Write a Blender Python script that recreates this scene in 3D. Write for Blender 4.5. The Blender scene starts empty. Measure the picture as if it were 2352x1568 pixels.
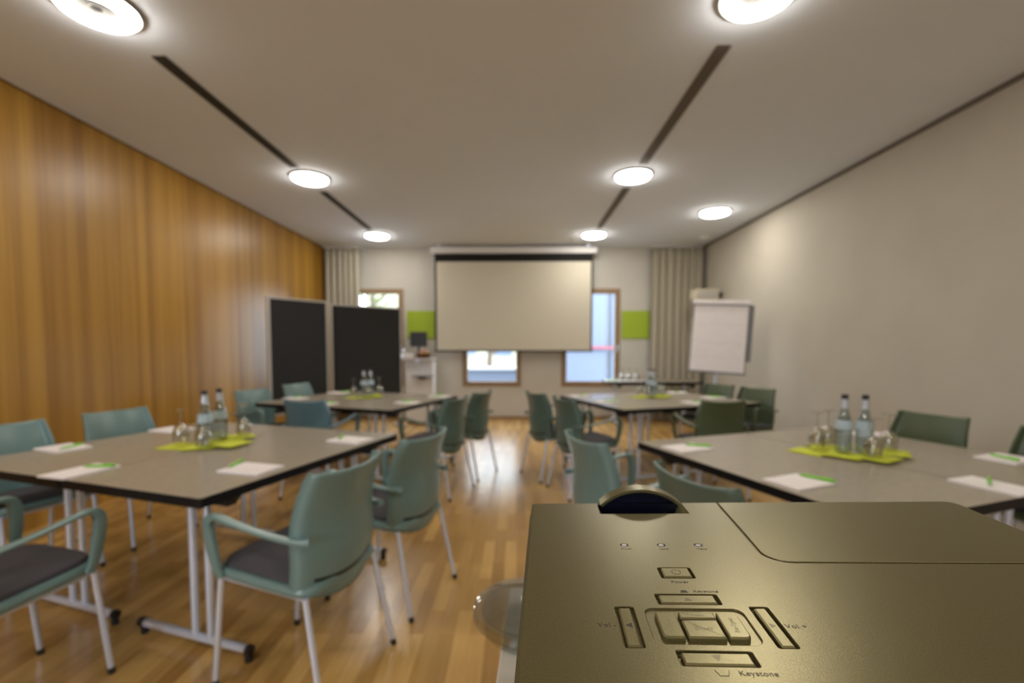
import bpy, bmesh, math, random
from mathutils import Vector, Matrix
random.seed(7)
PI = math.pi
scene = bpy.context.scene
COL = scene.collection

# ------------------------------------------------------------------ materials
def mat(name, color, rough=.5, metal=0, **kw):
    m = bpy.data.materials.new(name); m.use_nodes = True
    b = m.node_tree.nodes['Principled BSDF']
    b.inputs['Base Color'].default_value = (*color, 1)
    b.inputs['Roughness'].default_value = rough
    b.inputs['Metallic'].default_value = metal
    for k, v in kw.items():
        b.inputs[k.replace('_', ' ')].default_value = v
    return m

def nodes(m):
    return m.node_tree.nodes, m.node_tree.links, m.node_tree.nodes['Principled BSDF']

def add_noise_color(m, c1, c2, scale=(1, 1, 1), nscale=4, detail=4, coord='Object', lo=.35, hi=.65):
    n, l, b = nodes(m)
    tc = n.new('ShaderNodeTexCoord'); mp = n.new('ShaderNodeMapping'); mp.inputs['Scale'].default_value = scale
    nz = n.new('ShaderNodeTexNoise'); nz.inputs['Scale'].default_value = nscale; nz.inputs['Detail'].default_value = detail
    cr = n.new('ShaderNodeValToRGB'); cr.color_ramp.elements[0].color = (*c1, 1); cr.color_ramp.elements[1].color = (*c2, 1)
    cr.color_ramp.elements[0].position = lo; cr.color_ramp.elements[1].position = hi
    l.new(tc.outputs[coord], mp.inputs['Vector']); l.new(mp.outputs[0], nz.inputs['Vector'])
    l.new(nz.outputs['Fac'], cr.inputs['Fac']); l.new(cr.outputs['Color'], b.inputs['Base Color'])
    return tc, mp, nz, cr

def add_bump(m, nscale=200, strength=.1, dist=.001, scale=(1, 1, 1)):
    n, l, b = nodes(m)
    tc = n.new('ShaderNodeTexCoord'); mp = n.new('ShaderNodeMapping'); mp.inputs['Scale'].default_value = scale
    nz = n.new('ShaderNodeTexNoise'); nz.inputs['Scale'].default_value = nscale; nz.inputs['Detail'].default_value = 3
    bp = n.new('ShaderNodeBump'); bp.inputs['Strength'].default_value = strength; bp.inputs['Distance'].default_value = dist
    l.new(tc.outputs['Object'], mp.inputs['Vector']); l.new(mp.outputs[0], nz.inputs['Vector'])
    l.new(nz.outputs['Fac'], bp.inputs['Height']); l.new(bp.outputs[0], b.inputs['Normal'])

M = {}
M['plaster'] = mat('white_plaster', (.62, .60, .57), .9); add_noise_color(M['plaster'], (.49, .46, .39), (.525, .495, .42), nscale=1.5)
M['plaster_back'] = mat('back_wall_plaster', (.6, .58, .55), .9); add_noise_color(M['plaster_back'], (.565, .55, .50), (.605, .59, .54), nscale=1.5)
M['ceiling'] = mat('ceiling_paint', (.6, .58, .56), .92); add_noise_color(M['ceiling'], (.76, .825, .92), (.785, .85, .945), nscale=.8)
M['groove'] = mat('shadow_gap', (.04, .035, .03), .9)
M['groove_grey'] = mat('grey_gap', (.16, .14, .12), .9)
M['slot'] = mat('slot_grey', (.16, .145, .12), .7)
M['slot_dark'] = mat('slot_dark', (.055, .048, .04), .8)
M['teal'] = mat('teal_plastic', (.16, .255, .25), .28); add_bump(M['teal'], 900, .08, .0004)
M['olive'] = mat('teal_plastic_olive_shade', (.075, .105, .055), .34); M['teal_daylit'] = mat('teal_plastic_daylit', (.10, .20, .26), .32); M['teal_shaded'] = mat('teal_plastic_shaded', (.09, .145, .125), .32)
M['fabric'] = mat('dark_seat_fabric', (.062, .058, .066), .9); add_bump(M['fabric'], 700, .4, .001)
M['steel'] = mat('satin_steel', (.72, .80, .98), .28, .5)
M['black_plastic'] = mat('black_plastic', (.012, .012, .014), .45)
M['laminate'] = mat('taupe_laminate', (.21, .175, .14), .25); add_noise_color(M['laminate'], (.345, .31, .25), (.375, .335, .27), nscale=30)
M['black_edge'] = mat('black_table_edge', (.008, .007, .008), .5, Specular_IOR_Level=.25)
M['paper'] = mat('white_paper', (.78, .74, .74), .8); add_noise_color(M['paper'], (.84, .80, .81), (.88, .84, .85), nscale=20)
M['pad_back'] = mat('pad_cardboard', (.6, .58, .6), .8)
M['pen_green'] = mat('bright_green_plastic', (.22, .62, .05), .35)
M['pen_tip'] = mat('pen_silver_tip', (.6, .6, .6), .3, .8)
M['napkin'] = mat('lime_paper_napkin', (.58, .64, .05), .85); add_bump(M['napkin'], 300, .3, .001)
M['napkin2'] = mat('green_paper_napkin', (.35, .6, .2), .85)
M['frame_wood'] = mat('window_frame_wood', (.30, .20, .11), .5)
add_noise_color(M['frame_wood'], (.26, .17, .09), (.34, .23, .13), scale=(8, 8, .8), nscale=5)
M['lime_panel'] = mat('lime_panel', (.36, .50, .035), .8)
M['felt'] = mat('charcoal_felt', (.022, .023, .024), .95); add_bump(M['felt'], 400, .4, .001)
M['alu'] = mat('brushed_aluminium', (.55, .53, .50), .4, .5)
M['screen_white'] = mat('screen_fabric', (.60, .57, .47), .85)
M['black_cloth'] = mat('screen_black_border', (.006, .005, .005), .9)
M['white_paint'] = mat('white_lacquer', (.75, .75, .76), .4)
M['curtain'] = mat('grey_beige_curtain', (.50, .465, .375), .9); add_bump(M['curtain'], 500, .3, .001)
M['cream'] = mat('cream_plastic', (.62, .57, .42), .5)
M['grey_board'] = mat('grey_board_back', (.25, .25, .27), .5)
M['beige_shelf'] = mat('beige_shelf', (.62, .58, .50), .45)
M['cap_black'] = mat('bottle_cap', (.01, .01, .016), .35)
M['foil'] = mat('silver_neck_foil', (.55, .60, .66), .35, .4)
M['blabel'] = mat('pale_blue_label', (.45, .58, .66), .5)

# wood wall: vertical veneer strips
m = M['wood'] = mat('veneer_wall', (.4, .2, .06), .36)
n, l, b = nodes(m)
tc = n.new('ShaderNodeTexCoord')
def mapped(scale):
    mp = n.new('ShaderNodeMapping'); mp.inputs['Scale'].default_value = scale
    l.new(tc.outputs['Object'], mp.inputs['Vector']); return mp
a1 = n.new('ShaderNodeTexNoise'); a1.inputs['Scale'].default_value = 1; a1.inputs['Detail'].default_value = 3
l.new(mapped((8, 8, .10)).outputs[0], a1.inputs['Vector'])
a2 = n.new('ShaderNodeTexNoise'); a2.inputs['Scale'].default_value = 1; a2.inputs['Detail'].default_value = 6
l.new(mapped((60, 60, .8)).outputs[0], a2.inputs['Vector'])
mx = n.new('ShaderNodeMath'); mx.operation = 'MULTIPLY_ADD'; mx.inputs[1].default_value = .35
l.new(a2.outputs['Fac'], mx.inputs[0]); l.new(a1.outputs['Fac'], mx.inputs[2])
cr = n.new('ShaderNodeValToRGB'); cr.color_ramp.elements[0].position = .45; cr.color_ramp.elements[1].position = .9
cr.color_ramp.elements[0].color = (.27, .125, .013, 1); cr.color_ramp.elements[1].color = (.52, .29, .045, 1)
l.new(mx.outputs[0], cr.inputs['Fac']); l.new(cr.outputs[0], b.inputs['Base Color'])

# parquet floor
m = M['parquet'] = mat('oak_parquet', (.4, .2, .06), .3)
n, l, b = nodes(m)
tc = n.new('ShaderNodeTexCoord')
mp = n.new('ShaderNodeMapping'); mp.inputs['Rotation'].default_value = (0, 0, PI / 2)
l.new(tc.outputs['Object'], mp.inputs['Vector'])
br = n.new('ShaderNodeTexBrick'); br.offset = .37; br.offset_frequency = 2
br.inputs['Scale'].default_value = 1; br.inputs['Brick Width'].default_value = .5; br.inputs['Row Height'].default_value = .07
br.inputs['Mortar Size'].default_value = .0006; br.inputs['Bias'].default_value = 0
br.inputs['Color1'].default_value = (0, 0, 0, 1); br.inputs['Color2'].default_value = (1, 1, 1, 1); br.inputs['Mortar'].default_value = (.2, .2, .2, 1)
l.new(mp.outputs[0], br.inputs['Vector'])
gr = n.new('ShaderNodeTexNoise'); gr.inputs['Scale'].default_value = 1; gr.inputs['Detail'].default_value = 5
mp2 = n.new('ShaderNodeMapping'); mp2.inputs['Scale'].default_value = (60, 2.5, 1)
l.new(tc.outputs['Object'], mp2.inputs['Vector']); l.new(mp2.outputs[0], gr.inputs['Vector'])
ma = n.new('ShaderNodeMath'); ma.operation = 'MULTIPLY_ADD'; ma.inputs[1].default_value = .5
l.new(gr.outputs['Fac'], ma.inputs[0]); 
mb = n.new('ShaderNodeMath'); mb.operation = 'MULTIPLY'; mb.inputs[1].default_value = .6
l.new(br.outputs['Color'], mb.inputs[0]); l.new(mb.outputs[0], ma.inputs[2])
cr = n.new('ShaderNodeValToRGB'); cr.color_ramp.elements[0].position = .1; cr.color_ramp.elements[1].position = .95
cr.color_ramp.elements[0].color = (.31, .155, .04, 1); cr.color_ramp.elements[1].color = (.68, .42, .135, 1)
l.new(ma.outputs[0], cr.inputs['Fac']); l.new(cr.outputs[0], b.inputs['Base Color'])
b.inputs['Roughness'].default_value = .24; b.inputs['Specular IOR Level'].default_value = .85

# projector casing: bronze-olive plastic, fine speckle
m = M['casing'] = mat('bronze_casing', (.13, .115, .06), .30, .65)
add_noise_color(m, (.15, .13, .06), (.20, .175, .08), nscale=1400, detail=2); add_bump(m, 1500, .18, .0003)
M['key'] = mat('bronze_key', (.15, .13, .07), .32, .6); add_noise_color(M['key'], (.17, .15, .065), (.21, .185, .08), nscale=1600, detail=2)
M['engrave'] = mat('dark_print', (.035, .030, .022), .6)
M['emboss'] = mat('pale_print', (.34, .30, .17), .5)
M['faint'] = mat('faint_print', (.12, .105, .055), .5)
M['dark_inner'] = mat('dark_lens_recess', (.004, .006, .016), .25)
M['led'] = mat('led_window', (.45, .43, .47), .3)

def glassy(name, color=(1, 1, 1), rough=0.0, ior=1.45, thin=.75):
    m = bpy.data.materials.new(name); m.use_nodes = True
    n, l = m.node_tree.nodes, m.node_tree.links
    for x in list(n): n.remove(x)
    out = n.new('ShaderNodeOutputMaterial')
    tr = n.new('ShaderNodeBsdfTransparent'); tr.inputs[0].default_value = (*color, 1)
    gl = n.new('ShaderNodeBsdfGlossy'); gl.inputs['Roughness'].default_value = max(rough, .03)
    lw = n.new('ShaderNodeLayerWeight'); pw = n.new('ShaderNodeMath'); pw.operation = 'POWER'; pw.inputs[1].default_value = 2.4
    ml = n.new('ShaderNodeMath'); ml.operation = 'MULTIPLY_ADD'; ml.inputs[1].default_value = thin; ml.inputs[2].default_value = (ior - 1) ** 2 / (ior + 1) ** 2 * (1.6 if ior > 1.4 else 1)
    l.new(lw.outputs['Facing'], pw.inputs[0]); l.new(pw.outputs[0], ml.inputs[0])
    mix = n.new('ShaderNodeMixShader')
    l.new(ml.outputs[0], mix.inputs[0]); l.new(tr.outputs[0], mix.inputs[1]); l.new(gl.outputs[0], mix.inputs[2])
    l.new(mix.outputs[0], out.inputs[0])
    return m
M['pane'] = glassy('window_pane_glass', (.97, .985, .99), 0, 1.25)
M['wine_glass'] = glassy('clear_drinking_glass', (.91, .90, .86), .02, 1.9, .95)
M['bottle'] = glassy('pale_green_bottle_glass', (.84, .90, .92), .03, 1.75, .95)
M['acrylic'] = glassy('clear_acrylic', (.86, .88, .88), .02, 1.5)

def emis(name, color, strength):
    m = bpy.data.materials.new(name); m.use_nodes = True
    b = m.node_tree.nodes['Principled BSDF']
    b.inputs['Base Color'].default_value = (.8, .8, .8, 1)
    b.inputs['Emission Color'].default_value = (*color, 1); b.inputs['Emission Strength'].default_value = strength
    return m
M['lamp_rim'] = mat('lamp_outer_rim', (.10, .095, .085), .5)
M['lamp_cap'] = mat('lamp_centre_metal', (.010, .009, .007), .7)
M['lamp_glow'] = emis('opal_lamp_ring', (1, .925, .82), 64)

# ------------------------------------------------------------------ mesh helpers
def frame_from(d, upv=Vector((0, 0, 1))):
    d = d.normalized()
    x = upv.cross(d)
    if x.length < 1e-5: x = Vector((1, 0, 0)).cross(d)
    x.normalize(); y = d.cross(x); return x, y

class MB:
    def __init__(s): s.bm = bmesh.new(); s.mi = 0
    def face(s, vs):
        try:
            f = s.bm.faces.new(vs); f.material_index = s.mi; return f
        except ValueError: return None
    def box(s, c, size, rot=None):
        hx, hy, hz = [q / 2 for q in size]; c = Vector(c)
        P = [Vector((x, y, z)) for z in (-hz, hz) for (x, y) in ((-hx, -hy), (hx, -hy), (hx, hy), (-hx, hy))]
        if rot is not None: P = [rot @ p for p in P]
        v = [s.bm.verts.new(p + c) for p in P]
        for q in ((3, 2, 1, 0), (4, 5, 6, 7), (0, 1, 5, 4), (1, 2, 6, 5), (2, 3, 7, 6), (3, 0, 4, 7)):
            s.face([v[i] for i in q])
        return s
    def prism(s, pts, z0, z1, top_inset=0, T=None):
        """extrude a convex-ish outline (list of xy, ccw) from z0 to z1; top_inset bevels"""
        cx = sum(p[0] for p in pts) / len(pts); cy = sum(p[1] for p in pts) / len(pts)
        def ring(z, ins):
            out = []
            N = len(pts)
            for i, p in enumerate(pts):
                if ins:
                    a, b2 = Vector(pts[i - 1]), Vector(pts[(i + 1) % N]); t = (b2 - a).normalized()
                    nrm = Vector((-t.y, t.x)); q = Vector(p) + nrm * ins
                else: q = Vector(p)
                w = Vector((q.x, q.y, z)); out.append(s.bm.verts.new(T @ w if T else w))
            return out
        rings = [ring(z0, 0)]
        if top_inset: rings += [ring(z1 - top_inset, 0), ring(z1, top_inset)]
        else: rings += [ring(z1, 0)]
        for a, b2 in zip(rings, rings[1:]):
            for i in range(len(a)):
                j = (i + 1) % len(a); s.face([a[i], a[j], b2[j], b2[i]])
        s.face(list(reversed(rings[0]))); s.face(rings[-1]); return s
    def tube(s, pts, r, seg=10, caps=True):
        pts = [Vector(p) for p in pts]; N = len(pts)
        rs = r if isinstance(r, (list, tuple)) else [r] * N
        prev = None; rings = []
        for i, p in enumerate(pts):
            d = (pts[min(i + 1, N - 1)] - pts[max(i - 1, 0)]).normalized()
            if prev is None: x, y = frame_from(d)
            else:
                x = prev - d * prev.dot(d); x.normalize(); y = d.cross(x)
            prev = x
            rings.append([s.bm.verts.new(p + (x * math.cos(2 * PI * k / seg) + y * math.sin(2 * PI * k / seg)) * rs[i]) for k in range(seg)])
        for a, b2 in zip(rings, rings[1:]):
            for k in range(seg):
                s.face([a[k], a[(k + 1) % seg], b2[(k + 1) % seg], b2[k]])
        if caps: s.face(list(reversed(rings[0]))); s.face(rings[-1])
        return s
    def lathe(s, prof, seg=24, c=(0, 0, 0), cap=True):
        c = Vector(c); rings = []
        for (r, z) in prof:
            if r < 1e-6: rings.append([s.bm.verts.new(c + Vector((0, 0, z)))])
            else: rings.append([s.bm.verts.new(c + Vector((r * math.cos(2 * PI * k / seg), r * math.sin(2 * PI * k / seg), z))) for k in range(seg)])
        for a, b2 in zip(rings, rings[1:]):
            for k in range(seg):
                j = (k + 1) % seg
                if len(a) == 1 and len(b2) == 1: continue
                if len(a) == 1: s.face([a[0], b2[j], b2[k]])
                elif len(b2) == 1: s.face([a[k], a[j], b2[0]])
                else: s.face([a[k], a[j], b2[j], b2[k]])
        if cap:
            if len(rings[0]) > 1: s.face(list(reversed(rings[0])))
            if len(rings[-1]) > 1: s.face(rings[-1])
        return s
    def strip(s, pts, widths, thick, wax=Vector((1, 0, 0))):
        """rounded-rectangle section swept along pts, wide along wax"""
        pts = [Vector(p) for p in pts]; N = len(pts); rings = []
        for i, p in enumerate(pts):
            d = (pts[min(i + 1, N - 1)] - pts[max(i - 1, 0)]).normalized()
            u = (wax - d * wax.dot(d)).normalized(); v = d.cross(u)
            w, t = widths[i] / 2, thick[i] / 2
            sec = []
            for k in range(12):
                a = 2 * PI * k / 12 + PI / 12
                ca, sa = math.cos(a), math.sin(a)
                sec.append(p + u * w * math.copysign(abs(ca) ** .6, ca) + v * t * math.copysign(abs(sa) ** .6, sa))
            rings.append([s.bm.verts.new(q) for q in sec])
        for a, b2 in zip(rings, rings[1:]):
            for k in range(12): s.face([a[k], a[(k + 1) % 12], b2[(k + 1) % 12], b2[k]])
        s.face(list(reversed(rings[0]))); s.face(rings[-1]); return s
    def build(s, name, mats, parent=None, smooth=False, label=None, loc=None, rot=None, bevel=0):
        me = bpy.data.meshes.new(name)
        bmesh.ops.recalc_face_normals(s.bm, faces=s.bm.faces)
        s.bm.to_mesh(me); s.bm.free()
        for mm in (mats if isinstance(mats, (list, tuple)) else [mats]): me.materials.append(mm)
        if smooth:
            for p in me.polygons: p.use_smooth = True
            me.set_sharp_from_angle(angle=math.radians(38))
        o = bpy.data.objects.new(name, me); COL.objects.link(o)
        if parent: o.parent = parent
        if label: o['label'] = label
        if loc is not None: o.location = loc
        if rot is not None: o.rotation_euler = rot
        if bevel:
            bv = o.modifiers.new('bevel', 'BEVEL'); bv.width = bevel; bv.segments = 2; bv.limit_method = 'ANGLE'
        return o

def tag(o, label, cat, group=None):
    o['label'] = label; o['category'] = cat
    if group: o['group'] = group
    return o
def thing(name, loc=(0, 0, 0), rz=0, rot=None):
    o = bpy.data.objects.new(name, None); COL.objects.link(o); o.empty_display_size = .05
    o.location = loc; o.rotation_euler = rot if rot else (0, 0, rz); return o
def struct(o): o['kind'] = 'structure'; return o
def copy_tree(o, parent=None):
    c = o.copy(); COL.objects.link(c); c.parent = parent
    for ch in list(o.children): copy_tree(ch, c)
    return c
def rrect(x0, y0, x1, y1, r, k=4):
    """ccw rounded rectangle; r may be a 4-tuple for corners (x1y1, x0y1, x0y0, x1y0)"""
    if not isinstance(r, (tuple, list)): r = (r,) * 4
    pts = []
    for (cx, cy, a0), rr in zip(((x1, y1, 0), (x0, y1, PI / 2), (x0, y0, PI), (x1, y0, 1.5 * PI)), r):
        sx = 1 if cx == x1 else -1; sy = 1 if cy == y1 else -1
        ox, oy = cx - sx * rr, cy - sy * rr
        if rr < 1e-6: pts.append((cx, cy)); continue
        for i in range(k + 1):
            a = a0 + PI / 2 * i / k; pts.append((ox + rr * math.cos(a), oy + rr * math.sin(a)))
    return pts

# ------------------------------------------------------------------ room shell
XL, XR, YB, YF, HC = -3.46, 3.36, 8.30, -3.2, 3.09
struct(MB().box((0, 2.55, -.05), (7.2, 11.9, .1)).build('floor', M['parquet']))
struct(MB().box(((XL + .03 + 3.16) / 2, (YB + YF) / 2, HC + .05), (3.16 - XL - .03, YB - YF, .1)).build('ceiling', M['ceiling']))
struct(MB().box(((3.16 + 3.335) / 2, (YB + YF) / 2, HC + .07), (.175, YB - YF, .1)).build('trim_1', M['ceiling']))
struct(MB().box((XR - .0125, (YB + YF) / 2, HC + .05), (.025, YB - YF, .12)).build('trim_2', M['groove_grey']))
struct(MB().box((XL + .015, (YB + YF) / 2, HC + .055), (.03, YB - YF, .1)).build('trim_3', M['groove']))
struct(MB().box((XL - .05, (YB + YF) / 2, 1.55), (.1, YB - YF + .2, 3.4)).build('wall_left', M['wood']))
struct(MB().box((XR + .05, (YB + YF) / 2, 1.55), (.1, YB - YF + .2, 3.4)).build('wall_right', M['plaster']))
fw = MB()
for (x0, x1, z0, z1) in ((-3.6, -3.0, -.1, 3.25), (-1.2, 3.6, -.1, 3.25), (-3.0, -1.2, -.1, .8), (-3.0, -1.2, 2.5, 3.25)): fw.box(((x0 + x1) / 2, YF - .05, (z0 + z1) / 2), (x1 - x0, .1, z1 - z0))
struct(fw.build('wall_front', M['plaster']))
w4 = thing('window_4', (-2.1, YF, .8)); struct(w4); f = MB()  # unseen window, added behind the camera to bring in bluish daylight
for (cx, cz, sx, sz) in ((0, .04, 1.8, .08), (0, 1.66, 1.8, .08), (-.86, .85, .08, 1.54), (.86, .85, .08, 1.54)): f.box((cx, -.05, cz), (sx, .08, sz))
f.build('window_frame', M['frame_wood'], w4); MB().box((0, -.05, .85), (1.64, .008, 1.54)).build('window_pane', M['pane'], w4)
# back wall with three openings
WIN = [(-3.076, -2.052, .593, 2.366), (-.981, .088, .593, 2.366), (.818, 1.877, .593, 2.366)]
mb = MB(); xs = [XL - .1]
for (a, c, z0, z1) in WIN: xs += [a, c]
xs.append(XR + .1)
WT = .30
for i in range(0, len(xs), 2): mb.box(((xs[i] + xs[i + 1]) / 2, YB + WT / 2, 1.6), (xs[i + 1] - xs[i], WT, 3.4))
for (a, c, z0, z1) in WIN:
    mb.box(((a + c) / 2, YB + WT / 2, (z0 - .1) / 2), (c - a, WT, z0 + .1)); mb.box(((a + c) / 2, YB + WT / 2, (z1 + 3.3) / 2), (c - a, WT, 3.3 - z1))
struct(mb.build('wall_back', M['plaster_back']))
struct(MB().box(((XL + XR) / 2, YB - .008, .025), (XR - XL, .016, .05)).build('baseboard_back', M['frame_wood']))
struct(MB().box((XR - .008, (YB + YF) / 2, .025), (.016, YB - YF, .05)).build('baseboard_right', M['white_paint']))

for i, (a, c, z0, z1) in enumerate(WIN):
    w = thing('window_%d' % (i + 1), ((a + c) / 2, YB, z0)); struct(w)
    W, Hh, fr = c - a, z1 - z0, .095
    f = MB()
    for (cx, cz, sx, sz) in ((0, fr / 2, W, fr), (0, Hh - fr / 2, W, fr), (-W / 2 + fr / 2, Hh / 2, fr, Hh - 2 * fr), (W / 2 - fr / 2, Hh / 2, fr, Hh - 2 * fr)):
        f.box((cx, .02, cz), (sx, .08, sz))
    f.build('window_frame', M['frame_wood'], w, bevel=.006)
    MB().box((0, .035, Hh / 2), (W - 2 * fr, .008, Hh - 2 * fr)).build('window_pane', M['pane'], w)
    g = MB().box((W / 2 - .04, -.03, .72), (.025, .02, .09)); g.tube([(W / 2 - .04, -.045, .74), (W / 2 - .055, -.06, .74), (W / 2 - .055, -.06, .62)], .009)
    g.build('window_handle', M['steel'], w, True)
    MB().box((0, .22, -.0), (W, .17, .03)).build('window_sill', M['white_paint'], w)

# ------------------------------------------------------------------ outside
world = bpy.data.worlds.new('sky'); scene.world = world; world.use_nodes = True
wn, wl = world.node_tree.nodes, world.node_tree.links
bg = wn['Background']; bg.inputs['Color'].default_value = (.80, .89, 1.0, 1); bg.inputs['Strength'].default_value = 11
M['outer_ground'] = mat('outdoor_paving', (.30, .31, .34), .9)
M['pale_blue'] = mat('pale_blue_render', (.14, .165, .22), .9)
M['pale_yellow'] = mat('pale_yellow_render', (.30, .29, .20), .9)
M['ext_white'] = mat('white_coping', (.5, .5, .5), .8)
M['ext_glass'] = mat('dark_window', (.10, .13, .18), .3)
M['ext_rail'] = mat('red_rail', (.30, .06, .07), .6)
M['leaf'] = mat('leaf_green', (.08, .12, .03), .9); M['bark'] = mat('bark', (.10, .07, .05), .9)
struct(MB().box((0, 10, -.6), (60, 70, .1)).build('ground', M['outer_ground']))
t = thing('parapet_wall', (-.45, 10.4, 0)); tag(t, 'low bluish parapet wall with white coping outside the middle window', 'wall')
MB().box((0, 0, .1), (1.7, .2, 1.4)).build('wall_body', M['pale_blue'], t)
MB().box((0, 0, .83), (1.8, .3, .06)).build('coping', M['ext_white'], t)
t = thing('neighbouring_house', (-3.4, 24, -.55)); tag(t, 'pale yellow house seen through the middle window', 'building')
MB().box((0, 2, 2.8), (9, 4, 5.6)).build('wall_body', M['pale_yellow'], t)
for k in range(4): MB().box((-3 + k * 1.9, -.03, 2.0), (.9, .06, 1.1)).build('window', M['ext_glass'], t)
MB().prism([(-4.8, -.4), (4.8, -.4), (4.8, 4.4), (-4.8, 4.4)], 5.6, 5.9).build('roof', M['frame_wood'], t)
t = thing('annex_building', (2.1, 12.2, -.55)); tag(t, 'pale blue rendered annex building outside the right window', 'building')
MB().box((-.35, 1, 2.6), (1.3, 2, 5.2)).build('wall_body', M['pale_blue'], t)
MB().box((.62, 1.2, 2.6), (.65, 2, 5.2), None).build('wall_wing', M['outer_ground'], t)
MB().box((.5, .1, 2.6), (.12, .1, 5.2)).build('downpipe', M['ext_glass'], t)
MB().box((.2, -.06, 1.85), (2.0, .05, .06)).build('rail', M['ext_rail'], t)
def tree(x, y, h, r, lab):
    t = thing('tree', (x, y, -.55)); tag(t, lab, 'tree')
    b = MB(); b.tube([(0, 0, 0), (.05, 0, h * .4), (0, .05, h * .8)], [.16, .1, .04])
    for k in range(9):
        a = k * 2.4; b.tube([(0, 0, h * (.35 + .05 * k)), (r * .7 * math.cos(a), r * .7 * math.sin(a), h * (.5 + .05 * k))], [.05, .015], 6)
    b.build('trunk', M['bark'], t, True)
    c = MB()
    for k in range(380):
        d = Vector((random.gauss(0, 1), random.gauss(0, 1), random.gauss(0, .9))).normalized() * r * random.random() ** .4
        p = Vector((0, 0, h * .72)) + d; s_ = random.uniform(.06, .13)
        u = Vector((random.gauss(0, 1), random.gauss(0, 1), random.gauss(0, 1))).normalized(); v = u.orthogonal().normalized()
        vs = [c.bm.verts.new(p + q) for q in (u * s_, v * s_ * .5, -u * s_, -v * s_ * .5)]; c.face(vs)
    c.build('crown', M['leaf'], t)
tree(-4.6, 14.5, 5.2, 1.9, 'leafy tree seen through the left window above the pinboard')
tree(-1.1, 18, 4.2, 1.2, 'slender tree in front of the pale yellow house outside')

# ------------------------------------------------------------------ ceiling lamps and slots
def make_lamp():
    t = thing('ceiling_lamp')
    prof = [(.172, 0), (.175, -.012), (.174, -.024), (.167, -.033), (.154, -.038), (.135, -.040), (.112, -.037), (.100, -.031), (.094, -.022), (.091, -.008), (.091, 0), (.172, 0)]
    MB().lathe(prof, 48, cap=False).build('light_ring', M['lamp_glow'], t, True)
    MB().lathe([(.198, 0), (.196, -.010), (.190, -.017), (.183, -.017), (.179, -.012), (.179, 0)], 48, cap=False).build('outer_rim', M['lamp_rim'], t, True)
    MB().lathe([(0, -.024), (.022, -.024), (.030, -.020), (.034, -.010), (.055, -.008), (.088, -.010), (.0905, -.002), (.0, -.001)], 32, cap=False).build('centre_cap', M['lamp_cap'], t, True)
    return t
lamps = [(-2.20, 2.46, 'round glowing ceiling lamp at the top left, nearest of the left row'),
 (-2.175, 4.87, 'round glowing ceiling lamp in the middle of the left row'),
 (-2.22, 7.33, 'round glowing ceiling lamp at the far end of the left row, near the left curtain'),
 (1.225, 2.40, 'round glowing ceiling lamp cut by the top edge, nearest of the right row'),
 (1.21, 4.83, 'round glowing ceiling lamp in the middle of the right row'),
 (1.225, 7.30, 'round glowing ceiling lamp just before the right end of the projection screen'),
 (2.615, 6.12, 'round glowing ceiling lamp closest to the white right wall'),
 (-2.20, .05, 'added unseen ceiling lamp extending the left row behind the camera'), (1.24, -.05, 'added unseen ceiling lamp extending the right row behind the camera'),  # lamps behind the camera, added for overall brightness
 (-2.20, -2.3, 'added unseen ceiling lamp extending the left row at the rear end of the room'), (1.24, -2.3, 'added unseen ceiling lamp extending the right row at the rear end of the room')]
lp = make_lamp()
for i, (x, y, lab) in enumerate(lamps):
    o = lp if i == 0 else copy_tree(lp)
    o.location = (x, y, HC); tag(o, lab, 'ceiling lamp', 'round ceiling lamps')
for (x, y0, y1, mk, lab) in ((-2.2, 2.87, 4.60, 'slot_dark', 'long dark slot diffuser between the near and middle left lamps'),
    (-2.22, 5.30, 7.0, 'slot_dark', 'dark slot diffuser between the middle and far left lamps'),
    (1.23, 2.80, 4.55, 'slot', 'long grey slot diffuser between the near and middle right lamps'),
    (1.235, 5.20, 6.95, 'slot', 'grey slot diffuser between the middle and far right lamps')):
    t = thing('ceiling_vent', (x, (y0 + y1) / 2, HC)); tag(t, lab, 'air vent', 'ceiling slot diffusers')
    L = y1 - y0
    MB().box((0, 0, -.002), (.085, L, .004)).build('slot_opening', M[mk], t)
    b = MB()
    for sx in (-.04, -.013, .013, .04): b.box((sx, 0, -.006), (.004, L, .005))
    b.build('slot_blades', M['groove_grey'] if mk == 'slot' else M['slot_dark'], t)
o = MB().lathe([(0, -.045), (.05, -.043), (.07, -.03), (.075, 0)], 24).build('smoke_detector', M['white_paint'], None, True, loc=(3.05, 7.5, HC))
tag(o, 'small round smoke detector on the ceiling in the far right corner', 'smoke detector')

# ------------------------------------------------------------------ back wall things
for x0, lab in ((-1.988, 'square lime green wall panel left of the screen'), (1.907, 'square lime green wall panel beside the right window')):
    o = MB().box((0, 0, 0), (.505, .02, .505)).build('wall_panel', M['lime_panel'], None, loc=(x0 + .25, YB - .011, 1.715), bevel=.003)
    tag(o, lab, 'wall panel', 'lime green wall panels')
t = thing('projection_screen', (-.048, 8.0, HC)); tag(t, 'large pulled-down projection screen with black borders', 'screen')
MB().box((0, .04, -.095), (2.90, .10, .11)).build('screen_case', M['white_paint'], t, bevel=.01)
for sx in (-1.3, 1.3): MB().box((sx, .04, -.02), (.05, .08, .04)).build('ceiling_bracket', M['steel'], t)
MB().box((0, 0, -1.00), (2.755, .003, 1.68)).build('screen_border', M['black_cloth'], t)
MB().box((0, -.0035, -1.065), (2.69, .003, 1.535)).build('screen_surface', M['screen_white'], t)
MB().tube([(-1.385, 0, -1.848), (1.385, 0, -1.848)], .016).build('bottom_bar', M['black_plastic'], t, True)

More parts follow.
